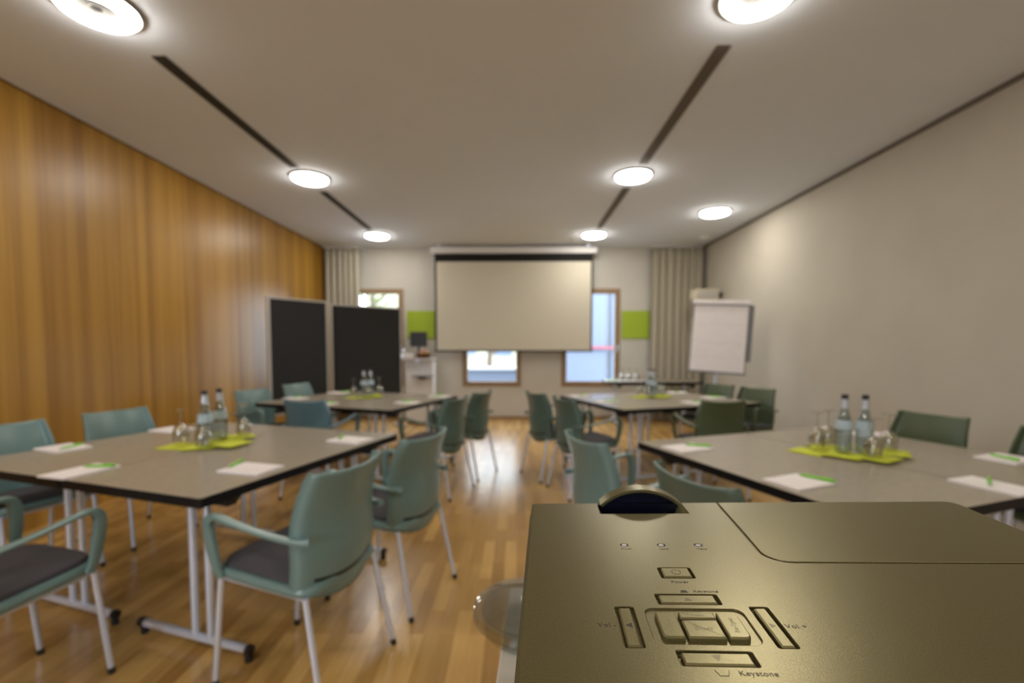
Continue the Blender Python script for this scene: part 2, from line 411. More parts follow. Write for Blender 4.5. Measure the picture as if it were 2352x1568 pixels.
def curtain(x0, x1, y, lab, folds):
    b = MB(); N = folds * 14; rows = []
    for z in (0.012, .5, 1.2, 2.2, 2.9, 3.06):
        row = []
        amp = .055 * (.55 if z > 3 else 1)
        for i in range(N + 1):
            s = i / N; ph = s * folds * 2 * PI + .5 * math.sin(s * 9)
            x = x0 + (x1 - x0) * s + .012 * math.sin(2 * ph + z * .4)
            row.append(b.bm.verts.new((x, y + amp * math.sin(ph + .15 * math.sin(z * 2 + s * 7)), z)))
        rows.append(row)
    for a, c in zip(rows, rows[1:]):
        for i in range(N): b.face([a[i], a[i + 1], c[i + 1], c[i]])
    t = thing('curtain', ((x0 + x1) / 2, y, 0)); tag(t, lab, 'curtain', 'floor-length curtains')
    o = b.build('curtain_cloth', M['curtain'], t, True); o.location = (-(x0 + x1) / 2, -y, 0)
    so = o.modifiers.new('s', 'SOLIDIFY'); so.thickness = .003
    MB().box((0, 0, HC - .014), (x1 - x0 + .04, .03, .026)).build('curtain_track', M['white_paint'], t)
curtain(-3.41, -2.80, 8.13, 'light grey curtain in the left corner beside the wood wall', 6)
curtain(2.38, 3.27, 8.13, 'beige curtain in the right corner behind the flipchart', 7)

# wall speaker in right corner
t = thing('wall_speaker', (3.10, 7.55, 2.08)); tag(t, 'cream box loudspeaker mounted high on the right wall behind the flipchart', 'speaker')
R_ = Matrix.Rotation(math.radians(-18), 3, 'Y')
MB().prism(rrect(-.21, -.12, .17, .12, .02), 0, .17, .01).build('speaker_box', M['cream'], t, bevel=.006)
MB().box((-.02, -.123, .085), (.32, .006, .12)).build('speaker_grille', M['alu'], t)
MB().box((.22, 0, .08), (.10, .05, .05)).build('wall_bracket', M['black_plastic'], t)

# ------------------------------------------------------------------ pinboards
def pinboard(p0, p1, lab, ztop=1.95, zb=.42):
    p0, p1 = Vector(p0), Vector(p1); d = p1 - p0; w = d.length
    t = thing('pinboard', (*((p0 + p1) / 2), 0), math.atan2(d.y, d.x)); tag(t, lab, 'pinboard', 'charcoal pinboards')
    MB().box((0, 0, (ztop + zb) / 2), (w - .05, .02, ztop - zb - .04)).build('felt_panel', M['felt'], t)
    b = MB()
    b.box((0, 0, ztop - .012), (w, .034, .024)).box((0, 0, zb + .012), (w, .034, .024))
    b.box((-w / 2 + .02, 0, (ztop + zb) / 2), (.04, .036, ztop - zb)).box((w / 2 - .01, 0, (ztop + zb) / 2), (.02, .036, ztop - zb))
    b.build('panel_frame', M['alu'], t, bevel=.004)
    for s in (-1, 1):
        x = s * (w / 2 - .03)
        lg = MB().box((x, 0, zb / 2 + .02), (.035, .03, zb + .04)).build('leg', M['alu'], t)
        MB().box((x, 0, .022), (.04, .46, .028)).build('foot', M['alu'], lg, bevel=.006)
pinboard((-3.168, 5.765), (-2.672, 6.42), 'charcoal pinboard standing against the wood wall, left of the pair')
pinboard((-2.765, 6.735), (-1.898, 7.482), 'charcoal pinboard in front of the left window, right of the pair')

# ------------------------------------------------------------------ flipchart
t = thing('flipchart', (2.60, 5.95, 0), math.radians(-22)); tag(t, 'white flipchart with pink-white paper pad on a single pole', 'flipchart')
board_T = Matrix.Translation((0, 0, .99)) @ Matrix.Rotation(math.radians(-9), 4, 'X') @ Matrix.Rotation(math.radians(3.5), 4, 'Y')
def bbox(name, c, size, mm, par=t, bevel=0):
    o = MB().box(c, size).build(name, mm, par, bevel=bevel); 
    if par is t: o.matrix_local = board_T
    return o
bbox('board', (0, 0, .46), (.68, .02, .96), M['grey_board'], bevel=.004)
bbox('paper_pad', (0, -.016, .45), (.645, .010, .90), M['paper'])
b = MB()
for z in (.38, .18, .62): b.box((0, -.0215, z), (.62, .0008, .003))
o = b.build('fold_lines', M['pad_back'], t); o.matrix_local = board_T
bbox('clamp_bar', (0, -.022, .915), (.70, .03, .055), M['paper'], bevel=.006)
bbox('clamp_strip', (0, -.028, .878), (.70, .02, .014), M['grey_board'])
bbox('pen_tray', (0, -.03, -.02), (.70, .06, .018), M['grey_board'], bevel=.004)
bbox('hanging_sheet', (.345, .03, .52), (.10, .004, .74), M['grey_board'])
MB().tube([(0, .03, .12), (0, .03, 1.03)], .017).build('pole', M['steel'], t, True)
MB().lathe([(.04, .10), (.05, .12), (.04, .15), (.02, .17)], 20, (0, .03, 0)).build('hub', M['black_plastic'], t, True)
for k in range(5):
    a = 2 * PI * k / 5 + .3
    lg = MB().tube([(0, .03, .13), (.2 * math.cos(a), .03 + .2 * math.sin(a), .09), (.33 * math.cos(a), .03 + .33 * math.sin(a), .045)], [.018, .015, .012]).build('leg', M['steel'], t, True)
    MB().lathe([(.012, 0), (.022, .01), (.022, .035), (.01, .045)], 12, (.33 * math.cos(a), .03 + .33 * math.sin(a), 0)).build('castor', M['black_plastic'], lg, True)

# ------------------------------------------------------------------ media trolley left of the screen
t = thing('media_trolley', (-1.645, 7.74, 0)); tag(t, 'white media trolley against the back wall below the left green panel', 'trolley')
MB().box((0, .1, .55), (.46, .30, 1.02)).build('cabinet', M['white_paint'], t, bevel=.006)
MB().box((.0, 0, 1.11), (.50, .52, .025)).build('top_shelf', M['white_paint'], t, bevel=.004)
MB().box((.08, -.17, .825), (.34, .22, .02)).build('pull_out_shelf', M['grey_board'], t)
MB().prism([(-.09, -.015), (.09, -.015), (.04, .03), (-.04, .03)], 0, .1).build('shelf_bracket', M['black_plastic'], t, loc=(.06, -.14, .80), rot=(-PI / 2, 0, 0))
MB().tube([(0, -.14, 1.05), (0, -.14, 1.10)], .03).build('lock', M['steel'], t, True)
for sx in (-1, 1):
    for sy in (-.02, .22): MB().lathe([(.01, 0), (.022, .008), (.022, .03), (.012, .04)], 12, (sx * .19, sy, 0)).build('castor', M['black_plastic'], t, True)
t = thing('monitor', (-1.68, 7.81, 1.1225)); tag(t, 'small black flat monitor standing on the white trolley', 'monitor')
MB().box((0, .0, .32), (.29, .03, .26)).build('display', M['black_plastic'], t, bevel=.006)
MB().prism(rrect(-.09, -.06, .09, .06, .02), 0, .012).build('stand_base', M['black_plastic'], t)
MB().box((0, .02, .11), (.04, .02, .2)).build('stand_neck', M['black_plastic'], t)
t = thing('telephone', (-1.80, 7.51, 1.1225), .3); t.scale = (1.3, 1.3, 1.6); tag(t, 'white desk telephone at the left end of the trolley', 'telephone')
MB().prism(rrect(-.07, -.09, .07, .09, .02), 0, .05, .012).build('phone_body', M['white_paint'], t)
MB().tube([(-.04, -.08, .07), (-.04, -.05, .085), (-.04, .05, .085), (-.04, .08, .07)], [.018, .014, .014, .018]).build('handset', M['white_paint'], t, True)
MB().box((.03, -.02, .052), (.06, .08, .006)).build('keypad', M['grey_board'], t)
M['wicker'] = mat('brown_wicker', (.12, .055, .03), .8)
t = thing('wicker_basket', (-1.55, 7.575, 1.1225)); tag(t, 'small brown basket of fruit on the white trolley', 'basket')
MB().lathe([(.10, 0), (.135, .085), (.125, .085), (.094, .006)], 24, cap=False).lathe([(0, .004), (.099, .004)], 24, cap=False).build('basket_body', M['wicker'], t, True)
for k, (cc, dx, dy, dz) in enumerate((('orange', -.06, -.01, 0), ('red', 0, .05, 0), ('green', .055, -.03, 0), ('yellow', .045, .045, .03), ('pale_orange', -.015, -.06, .02), ('dark_red', .0, .0, .065))):
    colr = {'orange': (.6, .2, .03), 'red': (.5, .06, .04), 'green': (.32, .42, .08), 'yellow': (.6, .45, .1), 'pale_orange': (.62, .3, .1), 'dark_red': (.6, .25, .28)}[cc]
    o = MB().lathe([(0, -.032), (.02, -.03), (.034, -.016), (.038, 0), (.034, .018), (.02, .031), (.006, .029), (0, .025)], 18).build('fruit', mat('fruit_' + cc, colr, .5), None, True, loc=(-1.55 + dx, 7.575 + dy, 1.1225 + .058 + dz))
    tag(o, cc.replace('_', ' ') + ' round fruit in the brown basket on the white trolley', 'fruit', 'fruit in the basket')

# ------------------------------------------------------------------ tables
TL, TW, TH = 1.34, .815, .74
def make_table(L=TL, W=TW):
    """local: x = short side (0..W), y = long side (0..L); legs sit towards x = .24"""
    t = thing('folding_table')
    b = MB(); b.mi = 1; b.prism(rrect(0.001, 0, W - .001, L, .012, 3), TH - .040, TH - .002)
    b.mi = 0; b.prism(rrect(.002, .001, W - .002, L - .001, .012, 3), TH - .002, TH)
    b.build('tabletop', [M['laminate'], M['black_edge']], t)
    for yy, sg in ((.175, 1), (L - .2, -1)):
        br = MB()
        for xx in (.10, .62):
            br.prism([(-.09, 0), (-.045, -.055), (.045, -.055), (.09, 0)], -.02, .02, T=Matrix.Translation((xx, yy, TH - .034)) @ Matrix.Rotation(PI / 2, 4, 'X'))
        br.box((.36, yy, TH - .05), (.62, .035, .03)); br.build('underside_bracket', M['black_plastic'], t)
        for xx in (.195, .285):
            MB().tube([(xx, yy, .05), (xx, yy, TH - .04)], .0155, 12).build('leg', M['steel'], t, True)
        fb = MB().tube([(-.01, yy, .048), (.61, yy, .048)], .0175, 12).build('foot_bar', M['steel'], t, True)
        for xx in (-.015, .60):
            q = MB(); q.tube([(xx - .004, yy, .048), (xx + .03, yy, .048)] if xx > .3 else [(xx - .01, yy, .048), (xx + .01, yy, .048)], .021, 12)
            q.tube([(xx + .004, yy, 0), (xx + .004, yy, .035)], .016, 12)
            q.build('foot_glide', M['black_plastic'], fb, True)
    MB().tube([(.24, .175, TH - .075), (.24, L - .2, TH - .075)], .012, 8).build('crossbar', M['black_plastic'], t, True)
    return t
TS = {'near left': ((-1.174, 1.652), 17.5, 1), 'far left': ((-1.131, 4.042), 19.5, 1), 'near right': ((1.173, 1.439), 19.7, -1), 'far right': ((.97, 4.09), 20, -1)}
def tloc(key, e1, e2, z=TH):
    (ax, ay), d, s = TS[key]; a = math.radians(d)
    return Vector((ax + e1 * s * math.sin(a) - e2 * s * math.cos(a), ay + e1 * math.cos(a) + e2 * math.sin(a), z))
def tdir(key):
    """angle of the long axis e1 from +y (z-rotation)"""
    _, d, s = TS[key]; return -s * math.radians(d)
proto_t = make_table(); mirr = None
first = True
for key in TS:
    (ax, ay), d, s = TS[key]
    for k in range(2):
        if s == 1 or True:
            o = proto_t if first else copy_tree(proto_t)
        first = False
        o.location = tloc(key, 0, k * .818, 0); o.rotation_euler = (0, 0, tdir(key))
        o.scale = (-s, 1, 1)
        where = {'near left': 'at the left front', 'far left': 'before the pinboards', 'near right': 'right behind the projector', 'far right': 'before the flipchart'}[key]
        side = ('aisle half', 'wood-wall half' if s == 1 else 'white-wall half')[k]
        tag(o, 'grey-brown folding table, %s of the group %s' % (side, where), 'table', 'folding conference tables')
# side table by the right curtain
st = make_table(1.55, .55); st.location = (1.50, 8.0, 0); st.rotation_euler = (0, 0, -PI / 2)
tag(st, 'narrow side table with a tray of glasses below the right curtain', 'table')

# ------------------------------------------------------------------ chairs
def make_chair():
    t = thing('conference_armchair')
    # seat shell, front = +y
    def sq(w, y0, y1, z, e=.35, n=40):
        cy, hy = (y0 + y1) / 2, (y1 - y0) / 2; out = []
        for k in range(n):
            a = 2 * PI * k / n; c, s_ = math.cos(a), math.sin(a)
            out.append((w * math.copysign(abs(c) ** e, c), cy + hy * math.copysign(abs(s_) ** e, s_), z))
        return out
    tilt = lambda p: (p[0], p[1], p[2] + .008 + .075 * (p[1] + .1))
    b = MB(); rings = [sq(.185, -.19, .20, .405), sq(.215, -.215, .232, .412), sq(.222, -.22, .24, .43), sq(.216, -.215, .234, .447), sq(.2, -.2, .22, .449)]
    vr = [[b.bm.verts.new(tilt(p)) for p in r] for r in rings]
    for a, c in zip(vr, vr[1:]):
        for k in range(40): b.face([a[k], a[(k + 1) % 40], c[(k + 1) % 40], c[k]])
    b.face(list(reversed(vr[0]))); b.face(vr[-1]); b.build('seat_shell', M['teal'], t, True)
    b = MB(); rings = [sq(.198, -.195, .218, .447), sq(.205, -.2, .225, .456), sq(.2, -.197, .219, .468), sq(.17, -.17, .19, .476), sq(.08, -.09, .10, .474)]
    vr = [[b.bm.verts.new(tilt(p)) for p in r] for r in rings]
    for a, c in zip(vr, vr[1:]):
        for k in range(40): b.face([a[k], a[(k + 1) % 40], c[(k + 1) % 40], c[k]])
    b.face(list(reversed(vr[0]))); b.face(vr[-1]); b.build('seat_pad', M['fabric'], t, True, label='dark seat pad')
    # backrest
    NS, NT = 26, 32; b = MB(); g = []
    for j in range(NT + 1):
        q = j / NT; row = []
        w = .208 + .014 * math.sin(q * PI) - .020 * q
        yb = -.205 - .028 * math.sin(min(q / .35, 1) * PI * .5) + .012 * math.sin(q * PI) - .042 * max(0, q - .55) ** 1.4 / .45 ** 1.4
        for i in range(NS + 1):
            s_ = (i / NS * 2 - 1) * 1.12; a = min(abs(s_), 1)
            x = math.copysign(w * a, s_)
            y = yb + .044 * a * a
            if abs(s_) > 1: y += (abs(s_) - 1) * .34
            z = .420 + q * .43
            z -= .055 * (1 - a * a) * (1 - q) ** 2.5
            z += .012 * a ** 3 * q ** 5
            y -= .010 * a ** 4 * max(0, q - .8) / .2
            row.append(b.bm.verts.new((x, y, z)))
        g.append(row)
    for j in range(NT):
        for i in range(NS):
            b.mi = 1 if (j in (4,) and 4 <= i <= NS - 5) else 0  # black row paints the darkness of an open slot in the backrest
            b.face([g[j][i], g[j][i + 1], g[j + 1][i + 1], g[j + 1][i]])
    bo = b.build('backrest', [M['teal'], M['black_plastic']], t, True)
    so = bo.modifiers.new('solid', 'SOLIDIFY'); so.thickness = .011; so.offset = 0
    # arms
    for s_ in (-1, 1):
        P = [(.212, -.222, .628), (.226, -.18, .628), (.236, -.10, .638), (.243, 0, .655), (.246, .09, .673), (.246, .145, .684), (.245, .180, .683), (.244, .203, .664), (.241, .208, .622), (.235, .202, .555), (.228, .192, .49), (.220, .18, .445)]
        W = [.028, .034, .036, .036, .035, .034, .033, .031, .029, .026, .024, .022]
        Tk = [.032, .018, .014, .014, .016, .020, .028, .040, .046, .044, .036, .030]
        P = [(x * s_, y, z) for x, y, z in P]
        # refine with Catmull-Rom
        Q, WW, TT = [], [], []
        for i in range(len(P) - 1):
            p0, p1, p2, p3 = [Vector(P[max(0, min(len(P) - 1, i + d))]) for d in (-1, 0, 1, 2)]
            for u in (0, .33, .66):
                Q.append(.5 * ((2 * p1) + (p2 - p0) * u + (2 * p0 - 5 * p1 + 4 * p2 - p3) * u * u + (3 * p1 - p0 - 3 * p2 + p3) * u ** 3))
                WW.append(W[i] + (W[i + 1] - W[i]) * u); TT.append(Tk[i] + (Tk[i + 1] - Tk[i]) * u)
        Q.append(Vector(P[-1])); WW.append(W[-1]); TT.append(Tk[-1])
        MB().strip(Q, WW, TT).build('armrest', M['teal'], t, True)
    # frame and legs
    b = MB(); b.tube([(-.19, .19, .428), (.19, .19, .428)], .010); b.tube([(-.19, -.17, .406), (.19, -.17, .406)], .010)
    b.tube([(-.19, -.17, .406), (-.19, .19, .428)], .010); b.tube([(.19, -.17, .406), (.19, .19, .428)], .010)
    b.build('seat_frame', M['steel'], t, True)
    for (tx, ty, fx, fy) in ((.200, .205, .208, .245), (-.200, .205, -.208, .245), (.20, -.185, .222, -.27), (-.20, -.185, -.222, -.27)):
        tp, ft = Vector((tx, ty, .418 + .05 * (ty + .1))), Vector((fx, fy, .0)); 
        lg = MB().tube([tp, ft.lerp(tp, .04)], .0112, 12).build('leg', M['steel'], t, True)
        MB().tube([ft + Vector((0, 0, .0)), ft.lerp(tp, .06)], .0125, 12).build('foot_cap', M['black_plastic'], lg, True)
    return t
# (x, y, facing dx, dy, label)
chairs = [
 (-.862, 1.80, -.955, .297, 'teal armchair nearest the camera at the aisle side of the left front table'),
 (-.675, 2.39, -.94, .34, 'second teal armchair along the aisle side of the left front table'),
 (-1.885, 1.56, .26, .965, 'teal armchair at the bottom left, cut off by the photo edge'),
 (-2.76, 2.50, .954, -.30, 'teal armchair on the wood-wall side of the left front table, cut by the left edge'),
 (-2.62, 3.10, .954, -.30, 'teal armchair on the wood-wall side of the left front table, back fully in view'),
 (-1.75, 4.03, .22, .975, 'daylight-tinted teal armchair with its back to the camera at the left back table'),
 (-2.60, 4.70, .94, -.33, 'teal armchair beside the wood wall at the near corner of the left back table'),
 (-2.50, 5.47, .94, -.33, 'teal armchair in front of the left pinboard at the left back table'),
 (-.73, 4.09, -.93, .37, 'near teal armchair on the aisle side of the left back table'),
 (-.54, 4.66, -.93, .37, 'far teal armchair on the aisle side of the left back table'),
 (.386, 4.61, .91, .41, 'far shade-toned teal armchair on the aisle side of the right back table'),
 (.62, 4.09, .93, .36, 'near shade-toned teal armchair on the aisle side of the right back table'),
 (.546, 2.31, .95, .31, 'teal armchair behind the projector, far one on the aisle side of the right front table'),
 (.82, 1.65, .94, .34, 'armchair of which only the top of the back shows behind the projector lens'),
 (2.55, 2.95, -.945, -.32, 'shade-toned teal armchair back against the white wall behind the right front table'),
 (2.72, 2.33, -.945, -.32, 'shade-toned teal armchair cut off by the right photo edge beside the white wall'),
 (1.725, 4.05, -.12, .99, 'shade-toned teal armchair with its back to the camera at the right back table'),
 (2.47, 4.90, -.86, -.50, 'shade-toned teal armchair beside the white wall at the end of the right back table'),
 (2.27, 5.42, -.90, -.43, 'shade-toned teal armchair below the flipchart at the right back table'),
]
ch = make_chair()
for i, (x, y, dx, dy, lab) in enumerate(chairs):
    o = ch if i == 0 else copy_tree(ch)
    tone = {5: 'teal_daylit', 8: 'teal_shaded', 9: 'teal_shaded', 10: 'teal_shaded', 11: 'teal_shaded', 13: 'teal_shaded', 14: 'olive', 15: 'olive', 16: 'olive', 17: 'olive', 18: 'olive'}.get(i)
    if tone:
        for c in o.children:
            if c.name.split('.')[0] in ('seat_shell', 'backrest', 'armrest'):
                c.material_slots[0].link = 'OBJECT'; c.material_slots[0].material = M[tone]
    o.location = (x, y, 0); o.rotation_euler = (0, 0, math.atan2(dy, dx) - PI / 2); tag(o, lab, 'chair', 'green plastic conference armchairs')

# ------------------------------------------------------------------ notepads and pens
pads = [('near left', .385, 1.53, 90, 'white notepad at the far left corner place of the left front table'),
 ('near left', .10, .86, 0, 'white notepad at the near short end of the left front table'),
 ('near left', .37, .165, 90, 'white notepad at the aisle place nearest the camera, left front table'),
 ('near left', 1.065, .155, 90, 'white notepad at the far aisle corner of the left front table'),
 ('near left', .98, 1.53, 90, 'white notepad behind the upside-down glass on the left front table'),
 ('far left', .436, 1.53, 90, 'white notepad at the wood-wall corner of the left back table'),
 ('far left', 1.11, 1.53, 90, 'white notepad by the chair before the pinboard, left back table'),
 ('far left', .14, .86, 0, 'white notepad in front of the teal chair back, left back table'),
 ('far left', .53, .16, 90, 'white notepad at the near aisle corner of the left back table'),
 ('far left', 1.17, .15, 90, 'white notepad at the far aisle corner of the left back table'),
 ('near right', 1.085, .15, 90, 'white notepad at the far aisle corner of the right front table'),
 ('near right', .41, .145, 90, 'white notepad just above the projector on the right front table'),
 ('near right', .11, .84, 0, 'white notepad at the near end of the right front table, cut by the photo edge'),
 ('near right', .36, 1.50, 90, 'white notepad at the white-wall side of the right front table, cut by the photo edge'),
 ('near right', 1.04, 1.53, 90, 'white notepad behind the bottles on the right front table'),
 ('far right', 1.17, .17, 90, 'white notepad at the far aisle corner of the right back table'),
 ('far right', .58, .16, 90, 'white notepad at the near aisle corner of the right back table'),
 ('far right', 1.12, 1.50, 90, 'white notepad at the far wall side of the right back table'),
 ('far right', .20, .95, 0, 'white notepad in front of the teal chair back, right back table'),
 ('far right', .52, 1.50, 90, 'white notepad at the near wall side of the right back table')]
def make_pad():
    t = thing('notepad')
    MB().box((0, 0, .0045), (.160, .225, .007)).build('paper_sheets', M['paper'], t)
    MB().box((0, 0, .0005), (.161, .226, .001)).build('card_back', M['pad_back'], t)
    return t
pp = make_pad()
for i, (key, e1, e2, rot, lab) in enumerate(pads):
    o = pp if i == 0 else copy_tree(pp)
    o.location = tloc(key, e1, e2, TH + .0003); o.rotation_euler = (0, 0, tdir(key) + math.radians(rot + random.uniform(-4, 4)))
    tag(o, lab, 'notepad', 'white notepads on the tables')
pens = [('near left', (.335, 1.46), (.45, 1.505), 'green pen on the notepad at the far left place of the left front table'),
 ('near left', (.14, .905), (.185, .785), 'bright green pen on the notepad at the near end of the left front table'),
 ('near left', (.328, .252), (.45, .305), 'green pen crossing the notepad closest to the camera at the left aisle'),
 ('near left', (1.02, .205), (1.13, .26), 'green pen on the far aisle notepad of the left front table'),
 ('far left', (.41, 1.53), (.53, 1.56), 'green pen on the notepad at the wood-wall corner of the left back table'),
 ('far left', (1.10, 1.50), (1.22, 1.45), 'green pen on the notepad before the pinboard, left back table'),
 ('far left', (.13, .90), (.22, .80), 'green pen on the notepad before the teal chair, left back table'),
 ('far left', (.50, .22), (.60, .15), 'green pen on the near aisle notepad of the left back table'),
 ('far left', (1.13, .22), (1.22, .13), 'green pen on the far aisle notepad of the left back table'),
 ('near right', (1.13, .18), (1.05, .27), 'green pen on the far aisle notepad of the right front table'),
 ('near right', (.45, .225), (.36, .25), 'green pen at the edge of the notepad just above the projector'),
 ('near right', (.10, .79), (.16, .91), 'green pen across the notepad at the near end of the right front table'),
 ('near right', (.42, 1.49), (.30, 1.45), 'green pen on the notepad at the right photo edge'),
 ('far right', (1.15, .16), (1.21, .26), 'green pen on the far aisle notepad of the right back table'),
 ('far right', (.60, .15), (.54, .25), 'green pen on the near aisle notepad of the right back table'),
 ('far right', (1.09, 1.44), (1.14, 1.55), 'green pen on the far wall-side notepad of the right back table'),
 ('far right', (.19, .90), (.20, 1.03), 'green pen on the notepad before the teal chair, right back table'),
 ('far right', (.58, 1.48), (.48, 1.55), 'green pen on the near wall-side notepad of the right back table')]
def make_pen():
    t = thing('ballpoint_pen')
    MB().tube([(0, -.055, .0062), (0, .066, .0062)], .006, 10).build('barrel', M['pen_green'], t, True)
    MB().tube([(0, -.072, .0062), (0, -.055, .0062)], [.0015, .0052], 10).build('tip', M['pen_tip'], t, True)
    MB().box((0, .045, .0135), (.006, .045, .003)).tube([(0, .066, .0062), (0, .073, .0062)], .0035, 8).build('clip', M['pen_green'], t)
    return t
pn = make_pen()
for i, (key, a, c, lab) in enumerate(pens):
    o = pn if i == 0 else copy_tree(pn)
    A, B = tloc(key, *a), tloc(key, *c); mid = (A + B) / 2; d = B - A
    o.location = (mid.x, mid.y, TH + .0085); o.rotation_euler = (0, 0, math.atan2(d.y, d.x) - PI / 2)
    tag(o, lab, 'pen', 'green pens on the notepads')

# ------------------------------------------------------------------ napkins, bottles, glasses
def make_napkin():
    b = MB(); S, N = .083, 6
    for lay in range(3):
        g = [[b.bm.verts.new((-S + 2 * S * i / N, -S + 2 * S * j / N, .0012 * lay + .0008 + .0006 * math.sin(i * 2.1 + lay) * math.cos(j * 1.7))) for i in range(N + 1)] for j in range(N + 1)]
        for j in range(N):
            for i in range(N): b.face([g[j][i], g[j][i + 1], g[j + 1][i + 1], g[j + 1][i]])
    o = b.build('paper_napkin', M['napkin'], None, True)
    so = o.modifiers.new('s', 'SOLIDIFY'); so.thickness = .0008
    return o
naps = {'near left': [(.62, .97, 12), (.64, .83, 40), (.76, .80, 20), (.72, .70, 5), (.88, .83, 62)],
        'near right': [(.80, .72, 14), (.82, .87, 50), (.66, .78, 20), (.56, .85, 8), (.60, 1.02, 35)],
        'far left': [(.72, .98, 10), (.76, .86, 40), (.86, .80, 20), (.92, .90, 30)],
        'far right': [(.82, .74, 15), (.86, .86, 35), (.72, .92, 10), (.76, 1.02, 50)]}
np_ = make_napkin(); first = True
desc = {'near left': 'left front table', 'near right': 'right front table', 'far left': 'left back table', 'far right': 'right back table'}
npos = ['nearest the window-side', 'under the glasses', 'topmost in the middle', 'pointing at the aisle', 'at the far tip']
nwords = {'near left': ['left end', 'middle, under the front glass', 'middle, under the bottles', 'aisle-side edge', 'right end, under the single glass'],
          'near right': ['left end, under the glass', 'back, under the rear glass', 'middle, under the bottles', 'front edge', 'right end, under the single glass'],
          'far left': ['left end', 'middle, under the bottles', 'front edge', 'right end'],
          'far right': ['left end', 'middle, under the bottles', 'front edge', 'right end']}
for key, lst in naps.items():
    for k, (e1, e2, r) in enumerate(lst):
        o = np_ if first else np_.copy()
        if not first: COL.objects.link(o)
        first = False
        o.location = tloc(key, e1, e2, TH + .0008 + .0042 * k); o.rotation_euler = (0, 0, tdir(key) + math.radians(r))
        tag(o, 'lime paper napkin on the %s, %s' % (desc[key], nwords[key][k]), 'napkin', 'lime napkins on the tables')
ZN = TH + .0235
def make_bottle():
    t = thing('water_bottle')
    H = .295
    prof = [(.0, 0), (.030, 0), (.036, .004), (.0375, .012), (.0375, .115), (.0365, .135), (.0315, .165), (.024, .195), (.0175, .225), (.0145, .25), (.0135, .282)]
    inner = [(r - .003 if r > .004 else 0, max(z, .006)) for r, z in reversed(prof)]
    MB().lathe(prof + inner, 28, cap=False).build('bottle_glass', M['bottle'], t, True)
    MB().lathe([(.0379, .118), (.0374, .137), (.0325, .165), (.0318, .165), (.0366, .137), (.0372, .118)], 28, cap=False).build('neck_label', M['blabel'], t, True)
    MB().lathe([(.0184, .225), (.0155, .25), (.0148, .276), (.0140, .276), (.0148, .25), (.0176, .225)], 24, cap=False).build('neck_foil', M['foil'], t, True)
    MB().lathe([(.0, .297), (.0135, .297), (.0155, .294), (.0155, .272), (.0138, .272), (.0138, .28)], 24, cap=False).build('bottle_cap', M['cap_black'], t, True)
    return t
def make_glass(flip=True):
    H = .192
    prof = [(.0, H), (.0345, H - .001), (.035, H - .003), (.010, H - .009), (.0045, H - .02), (.0042, .112), (.006, .104), (.018, .099), (.030, .088), (.038, .070), (.0415, .050), (.0405, .028), (.0365, .001),
            (.0355, .001), (.0395, .028), (.0405, .050), (.037, .0695), (.029, .087), (.0165, .097), (0, .101)]
    o = MB().lathe(prof, 28, cap=False).build('wine_glass', M['wine_glass'], None, True)
    return o
bots = [('near left', .662, .815, 'left of the two water bottles on the left front table'), ('near left', .79, .86, 'right of the two water bottles on the left front table'),
 ('far left', .80, .905, 'left of the two water bottles before the pinboard'), ('far left', .87, .87, 'right of the two water bottles before the pinboard'),
 ('near right', .685, .80, 'left of the two water bottles on the right front table'), ('near right', .63, .87, 'right of the two water bottles on the right front table'),
 ('far right', .86, .90, 'left of the two water bottles on the right back table'), ('far right', .745, .87, 'right of the two water bottles on the right back table')]
bt = make_bottle()
for i, (key, e1, e2, lab) in enumerate(bots):
    o = bt if i == 0 else copy_tree(bt)
    o.location = tloc(key, e1, e2, ZN); tag(o, lab, 'bottle', 'capped water bottles')
gls = [('near left', .635, .97, 'upside-down wine glass left of the bottles on the left front table'), ('near left', .77, .97, 'upside-down wine glass behind the left bottle on the left front table'),
 ('near left', .60, .755, 'upside-down wine glass in front of the bottles on the left front table'), ('near left', .90, .805, 'upside-down wine glass right of the bottles on the left front table'),
 ('far left', .73, .99, 'upside-down wine glass left of the bottles before the pinboard'), ('far left', .965, .825, 'upside-down wine glass right of the bottles before the pinboard'),
 ('far left', .76, .82, 'upside-down wine glass in front of the bottles on the left back table'), ('far left', .90, .96, 'upside-down wine glass behind the bottles on the left back table'),
 ('near right', .80, .765, 'upside-down wine glass left of the bottles on the right front table'), ('near right', .84, .90, 'upside-down wine glass behind the left bottle on the right front table'),
 ('near right', .555, .82, 'upside-down wine glass in front of the right bottle on the right front table'), ('near right', .62, 1.04, 'upside-down wine glass right of the bottles on the right front table'),
 ('far right', .88, .79, 'upside-down wine glass left of the bottles on the right back table'), ('far right', .75, 1.00, 'upside-down wine glass right of the bottles on the right back table'),
 ('far right', .71, .78, 'upside-down wine glass in front of the bottles on the right back table'), ('far right', .84, 1.02, 'upside-down wine glass behind the bottles on the right back table')]
gl = make_glass()
for i, (key, e1, e2, lab) in enumerate(gls):
    o = gl if i == 0 else gl.copy()
    if i: COL.objects.link(o)
    o.location = tloc(key, e1, e2, ZN); tag(o, lab, 'wine glass', 'upside-down wine glasses')
